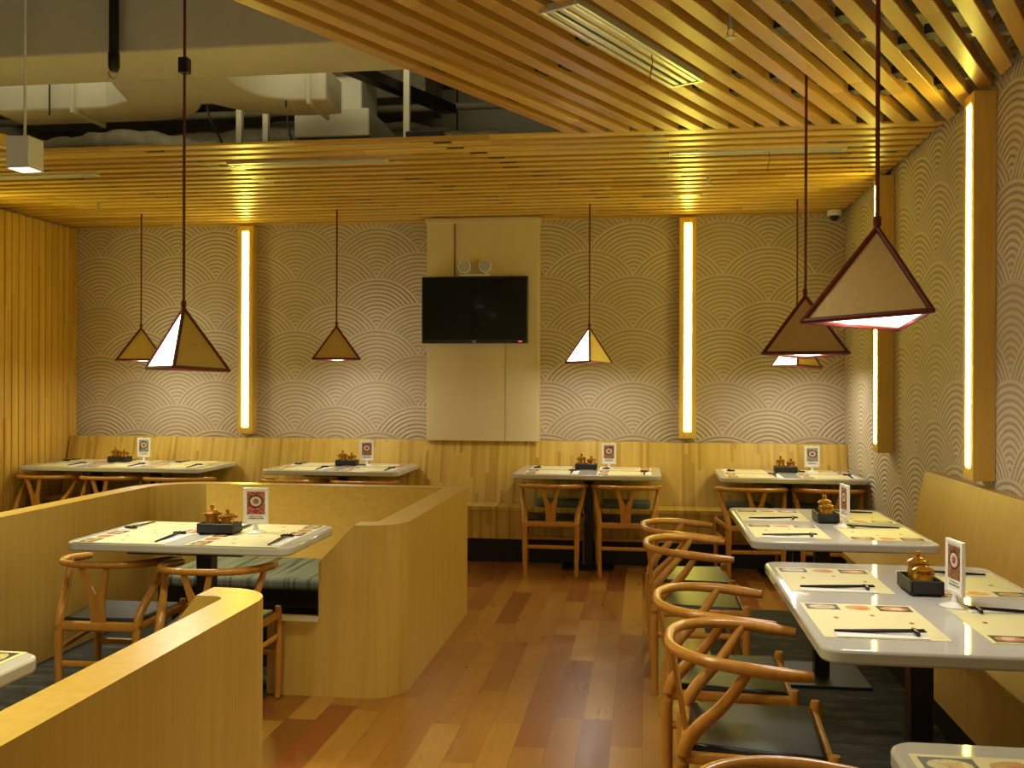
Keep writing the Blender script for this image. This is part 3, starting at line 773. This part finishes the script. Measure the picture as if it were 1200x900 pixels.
# condiment trays with jars, and menu stands
def make_caddy():
    t = thing('condiment_tray', 'x', 'condiment tray')
    m = MB(); w_, d_, h_ = .085, .052, .05
    m.box(-w_, w_, -d_, d_, .006, .012)
    m.box(-w_, w_, -d_, -d_ + .007, .006, h_); m.box(-w_, w_, d_ - .007, d_, .006, h_)
    m.box(-w_, -w_ + .007, -d_ + .007, d_ - .007, .006, h_); m.box(w_ - .007, w_, -d_ + .007, d_ - .007, .006, h_)
    for sx in (-1, 1): m.box(sx * .07 - .01, sx * .07 + .01, -.045, .045, 0, .006)
    m.build('tray', 'blackbox', t, bevel=.002, bseg=1)
    return t
def make_jar(tall):
    t = thing('condiment_jar', 'x', 'jar')
    k = 1.18 if tall else 1.0
    MB().lathe([(.022, 0), (.030, .012 * k), (.033, .03 * k), (.030, .05 * k), (.025, .062 * k), (.027, .066 * k)], 20).build('body', 'brass', t, smooth=True)
    MB().lathe([(.034, .066 * k), (.034, .069 * k), (.022, .076 * k), (.006, .080 * k), (.006, .084 * k), (.0105, .089 * k), (.009, .096 * k), (.002, .098 * k)], 20).build('lid', 'brass', t, smooth=True)
    for s in (-1, 1): MB().tube([(s * .027, 0, .058 * k), (s * .040, 0, .062 * k), (s * .042, 0, .066 * k)], .005, 8).build('ear', 'brass', t, smooth=True)
    return t
def make_stand(pic):
    t = thing('menu_stand', 'x', 'menu stand')
    MB().lathe([(.046, 0), (.046, .003), (.03, .008), (.012, .014), (.008, .03), (.008, .042)], 24).build('foot', 'acrylic', t, smooth=True)
    f = MB(); W_, H_, b = .056, .165, .011; z0 = .038
    f.box(-W_, -W_ + b, -.006, .006, z0, z0 + H_); f.box(W_ - b, W_, -.006, .006, z0, z0 + H_)
    f.box(-W_ + b, W_ - b, -.006, .006, z0, z0 + b); f.box(-W_ + b, W_ - b, -.006, .006, z0 + H_ - b, z0 + H_)
    fr = f.build('frame', 'acrylic', t, bevel=.001, bseg=1)
    c = MB(); c.box(-W_ + b, W_ - b, -.003, .003, z0 + b, z0 + H_ - b)
    c.build('card', 'paper', fr)
    p = MB(); p.box(-W_ + b + .004, W_ - b - .004, -.0038, .0038, z0 + .045, z0 + H_ - b - .006); 
    zc = z0 + .104
    def oval(rx, rz, y):
        q = [(rx * math.cos(a), y, zc + rz * math.sin(a)) for a in [2 * PI * k / 18 for k in range(18)]]
        p.add(q, [tuple(range(18)) if y < 0 else tuple(range(17, -1, -1))])
    for sg in (-1, 1):
        p.cur = 1; oval(.033, .030, sg * .0041); p.cur = 2; oval(.026, .022, sg * .0043); p.cur = 3; oval(.013, .012, sg * .0045)
    p.cur = 0
    p.build('picture', [pic, 'dishdark', 'pale', 'pbrown'], fr)
    p = MB(); p.box(-W_ + b + .01, W_ - b - .01, -.0038, .0038, z0 + .024, z0 + .030); p.box(-W_ + b + .016, W_ - b - .016, -.0038, .0038, z0 + .034, z0 + .038); p.build('caption', 'pgrey', fr)
    return t
cad0 = make_caddy(); jarA = make_jar(True); jarB = make_jar(False); st0 = {p: make_stand(p) for p in ('pbrown', 'pred', 'pgrey')}
usd = set()
def inst(o):
    if o.name in usd: return copy_tree(o)
    usd.add(o.name); return o
def centrepiece(key, cx, cy, ang, sx, sy, sang, pic, what):
    ds = DESC[key]
    o = inst(cad0); o.location = (cx, cy, .7505); o.rotation_euler.z = ang; tag(o, 'black condiment tray on ' + ds, 'condiment tray', 'condiment trays on the tables')
    Rm = Matrix.Rotation(ang, 3, 'Z')
    for pr, off, wd in ((jarA, (-.037, .002, .0125), 'taller'), (jarB, (.040, -.002, .0125), 'shorter')):
        j = inst(pr); j.location = Vector((cx, cy, .7505)) + Rm @ Vector(off); j.rotation_euler.z = ang + .6
        tag(j, 'golden lidded jar, the %s in the tray on %s' % (wd, ds), 'jar', 'golden condiment jars')
    s = inst(st0[pic]); s.location = (sx, sy, .7517); s.rotation_euler.z = sang
    tag(s, 'white menu stand with %s on %s' % (what, ds), 'menu stand', 'menu stands on the tables')
centrepiece('b1', -4.42, 7.62, 0, -4.235, 7.68, .1, 'pgrey', 'grey food picture')
centrepiece('b2', -2.41, 7.60, 0, -2.26, 7.66, .05, 'pbrown', 'brown food picture')
centrepiece('b3', -.445, 7.58, 0, -.27, 7.68, .03, 'pbrown', 'dark brown picture')
centrepiece('b4', 1.09, 7.60, 0, 1.30, 7.66, .0, 'pgrey', 'round bowl picture')
centrepiece('fb', -1.89, 4.09, 0, -1.735, 4.13, .12, 'pred', 'reddish picture')
centrepiece('t3', .90, 4.92, -PI / 2, .955, 4.74, -PI / 2 + .13, 'pbrown', 'dark picture seen edge on')
centrepiece('t2', .905, 3.30, -PI / 2, .95, 3.09, -PI / 2 + .13, 'pbrown', 'tall picture seen edge on')

# ------------------------------------------------------------------ pendant lamps
def pendant(x, y, z, angs, white, ctop, label, r=.212, h=.265, dz=(0, 0, -.010)):
    t = thing('pendant_lamp', label, 'pendant lamp', (x, y, z), 0, 'triangular pendant lamps')
    V = [Vector((r * math.cos(math.radians(a)), r * math.sin(math.radians(a)), q)) for a, q in zip(angs, dz)]; A = Vector((0, 0, h))
    f = MB()
    for i in range(3):
        f.tube([V[i], V[(i + 1) % 3]], .0085, 8); f.tube([V[i], A], .0085, 8)
    for v in V + [A]: f.lathe([(.002, -.009), (.008, -.006), (.0095, 0), (.008, .006), (.002, .009)], 8, v)
    f.build('frame', 'red', t, smooth=True)
    for i in range(3):
        a, b = V[i], V[(i + 1) % 3]
        c = (a + b + A) / 3; n = (b - a).cross(A - a).normalized()
        if n.dot(c) < 0: n = -n
        tri = [c + (q - c) * .965 for q in (a, b, A)]
        m = MB().add([q for q in tri] + [q - n * .006 for q in tri], [(0, 1, 2), (5, 4, 3), (0, 3, 4, 1), (1, 4, 5, 2), (2, 5, 3, 0)])
        o = m.build('glowing_panel' if i == white else 'shade_panel', 'glow' if i == white else 'shade', t)
        if i == white: tag(o, 'white glowing panel')
    tri = [q * .955 for q in V]
    m = MB().add([q + Vector((0, 0, .004)) for q in tri] + [q + Vector((0, 0, .009)) for q in tri], [(2, 1, 0), (3, 4, 5), (0, 1, 4, 3), (1, 2, 5, 4), (2, 0, 3, 5)])
    tag(m.build('diffuser', 'glow', t), 'white glowing underside')
    cd = MB().tube([(0, 0, h), (0, 0, ctop - z)], .0065, 8).build('cord', 'red', t, smooth=True)
    MB().lathe([(.012, h + .005), (.012, h + .03), (.008, h + .035)], 10).build('cord_grip', 'red', cd, smooth=True)
    la = bpy.data.lights.new('bulb', 'AREA'); la.shape = 'DISK'; la.size = .2; la.energy = PEND_W; la.color = PEND_C
    lo = bpy.data.objects.new('bulb', la); COL.objects.link(lo); lo.parent = t; lo.location = (0, 0, -.012)
    return t
SL = CZ + .04
pendant(.685, 2.95, 1.63, (179, 299, 59), 1, SL, 'large brown triangular pendant lamp nearest, at upper right', dz=(-.010, .006, -.024))
pendant(.735, 4.52, 1.572, (201, 321, 81), 1, SL, 'brown triangular pendant lamp left of the nearest one, over second right table')
pendant(-4.12, 7.42, 1.615, (237, 357, 117), 1, SL, 'small triangular pendant lamp over the long back left table')
pendant(-2.445, 7.42, 1.622, (228, 348, 108), 1, SL, 'small brown triangular pendant lamp left of the television')
pendant(-.415, 7.42, 1.60, (154, 274, 34), 0, SL, 'triangular pendant lamp with glowing left side right of the television')
pendant(1.145, 7.42, 1.572, (143, 263, 23), 0, SL, 'triangular pendant lamp peeking below another, over the back corner table')
t = pendant(-2.06, 4.08, 1.497, (166, 286, 46), 0, TOP, 'triangular pendant lamp with glowing left side over the booth table', h=.268)
MB().box(-.022, .022, -.022, .022, 1.33, 1.40).build('cord_clamp', 'black', t, bevel=.004)

# ------------------------------------------------------------------ hanging downlights
def downlight(x, y, z, label, aim=(0, 0), wat=DOWN_W):
    t = thing('hanging_downlight', label, 'downlight', (x, y, z), 0, 'white box downlights on rods')
    s = .062; hh = .16
    m = MB(); m.box(-s, s, -s, s, .012, hh); m.box(-s, -s + .006, -s, s, 0, .012); m.box(s - .006, s, -s, s, 0, .012); m.box(-s, s, -s, -s + .006, 0, .012); m.box(-s, s, s - .006, s, 0, .012)
    m.build('case', 'acrylic', t, bevel=.003, bseg=1)
    tag(MB().box(-s + .007, s - .007, -s + .007, s - .007, .004, .0115).build('lens', 'glow', t), 'white glowing lens')
    MB().tube([(0, 0, hh), (0, 0, TOP - z)], .007, 8).build('rod', 'acrylic', t, smooth=True)
    la = bpy.data.lights.new('bulb', 'SPOT'); la.energy = wat; la.color = DOWN_C; la.spot_size = math.radians(125); la.spot_blend = .7; la.shadow_soft_size = .06
    lo = bpy.data.objects.new('bulb', la); COL.objects.link(lo); lo.parent = t; lo.location = (0, 0, -.01)
downlight(-3.10, 4.45, 2.50, 'white box downlight on a thin rod at upper left')
downlight(-1.35, 1.95, 2.62, 'white box downlight on a rod above the left foreground partition')
downlight(-2.5, 1.2, 2.62, 'white box downlight on a rod over the left foreground booth')
downlight(-2.6, -.8, 2.62, 'white box downlight on a rod over the left rear')
downlight(-.55, 2.9, 2.72, 'added unseen white box downlight on a rod over the middle of the aisle', wat=50)  # added out of view so the aisle floor bounces light upward

downlight(-4.45, 5.1, 2.5, 'white box downlight on a rod near the left slatted wall')

# ------------------------------------------------------------------ ceiling fittings
def diffuser(x, y, rz, ln, wd, label):
    t = thing('air_diffuser', label, 'air vent', (x, y, CZ - .012), rz, 'linear air vents in the slats')
    m = MB(); h, w2 = ln / 2, wd / 2
    m.box(-h, h, -w2, -w2 + .018, 0, .03); m.box(-h, h, w2 - .018, w2, 0, .03); m.box(-h, -h + .018, -w2 + .018, w2 - .018, 0, .03); m.box(h - .018, h, -w2 + .018, w2 - .018, 0, .03)
    m.build('frame', 'metal', t, bevel=.002, bseg=1)
    MB().box(-h + .018, h - .018, -w2 + .018, w2 - .018, .022, .028).build('backplate', 'slot', t)
    nb = 3; g = (wd - .036) / nb
    for i in range(nb):
        c = -w2 + .018 + g * (i + .5)
        MB().box(-h + .018, h - .018, c - g * .30, c + g * .30, .003, .018).build('blade', 'metal', t, bevel=.003, bseg=1)
diffuser(-.06, 4.0, PI / 2 - an, 1.1, .17, 'white slotted air vent among the slanting slats')
diffuser(-2.10, 5.79, .0, 1.04, .085, 'long white air vent in the level slats left of centre')
diffuser(.665, 5.85, .0, 1.03, .085, 'long white air vent in the level slats at right')
diffuser(-4.05, 5.96, .0, .85, .085, 'long white air vent in the level slats at far left')
t = thing('access_slot', 'dark open slot in the level slats above the right tube light', 'slot', (.2, 7.15, CZ - .006))
MB().box(-.21, .21, -.035, .035, 0, .02).build('opening', 'black', t)
m = MB(); m.box(-.225, .225, -.05, -.035, 0, .012); m.box(-.225, .225, .035, .05, 0, .012); m.build('frame', 'slat', t)
def sprinkler(x, y, label, zz=CZ):
    t = thing('sprinkler_head', label, 'sprinkler', (x, y, zz - .055), 0, 'sprinkler heads')
    MB().lathe([(.022, 0), (.022, .003), (.004, .004)], 12).build('deflector', 'chrome', t, smooth=True)
    for s in (-1, 1): MB().tube([(s * .003, 0, .004), (s * .014, 0, .018), (s * .008, 0, .034)], .003, 6).build('yoke_arm', 'chrome', t, smooth=True)
    MB().lathe([(.010, .032), (.012, .04), (.012, .12)], 10).build('stem', 'chrome', t, smooth=True)
sprinkler(.33, 3.78, 'small shiny sprinkler head among the slanting slats')
sprinkler(-4.20, 6.92, 'tiny sprinkler head under the level slats at far left')
sprinkler(.43, 6.55, 'tiny sprinkler head under the level slats before the dark slot')
for x, y, lab in ((.03, 4.05, 'red ribbon hanging from the slanting air vent'), (.735, 5.83, 'red ribbon hanging from the right level air vent')):
    P = [(x, y, CZ - .013), (x + .003, y, CZ - .05), (x - .004, y + .003, CZ - .09), (x - .008, y, CZ - .13)]
    m = MB().tube(spline(P, 4), .006, 6, .4)
    tag(m.build('ribbon', 'ribbon', smooth=True), lab, 'ribbon')
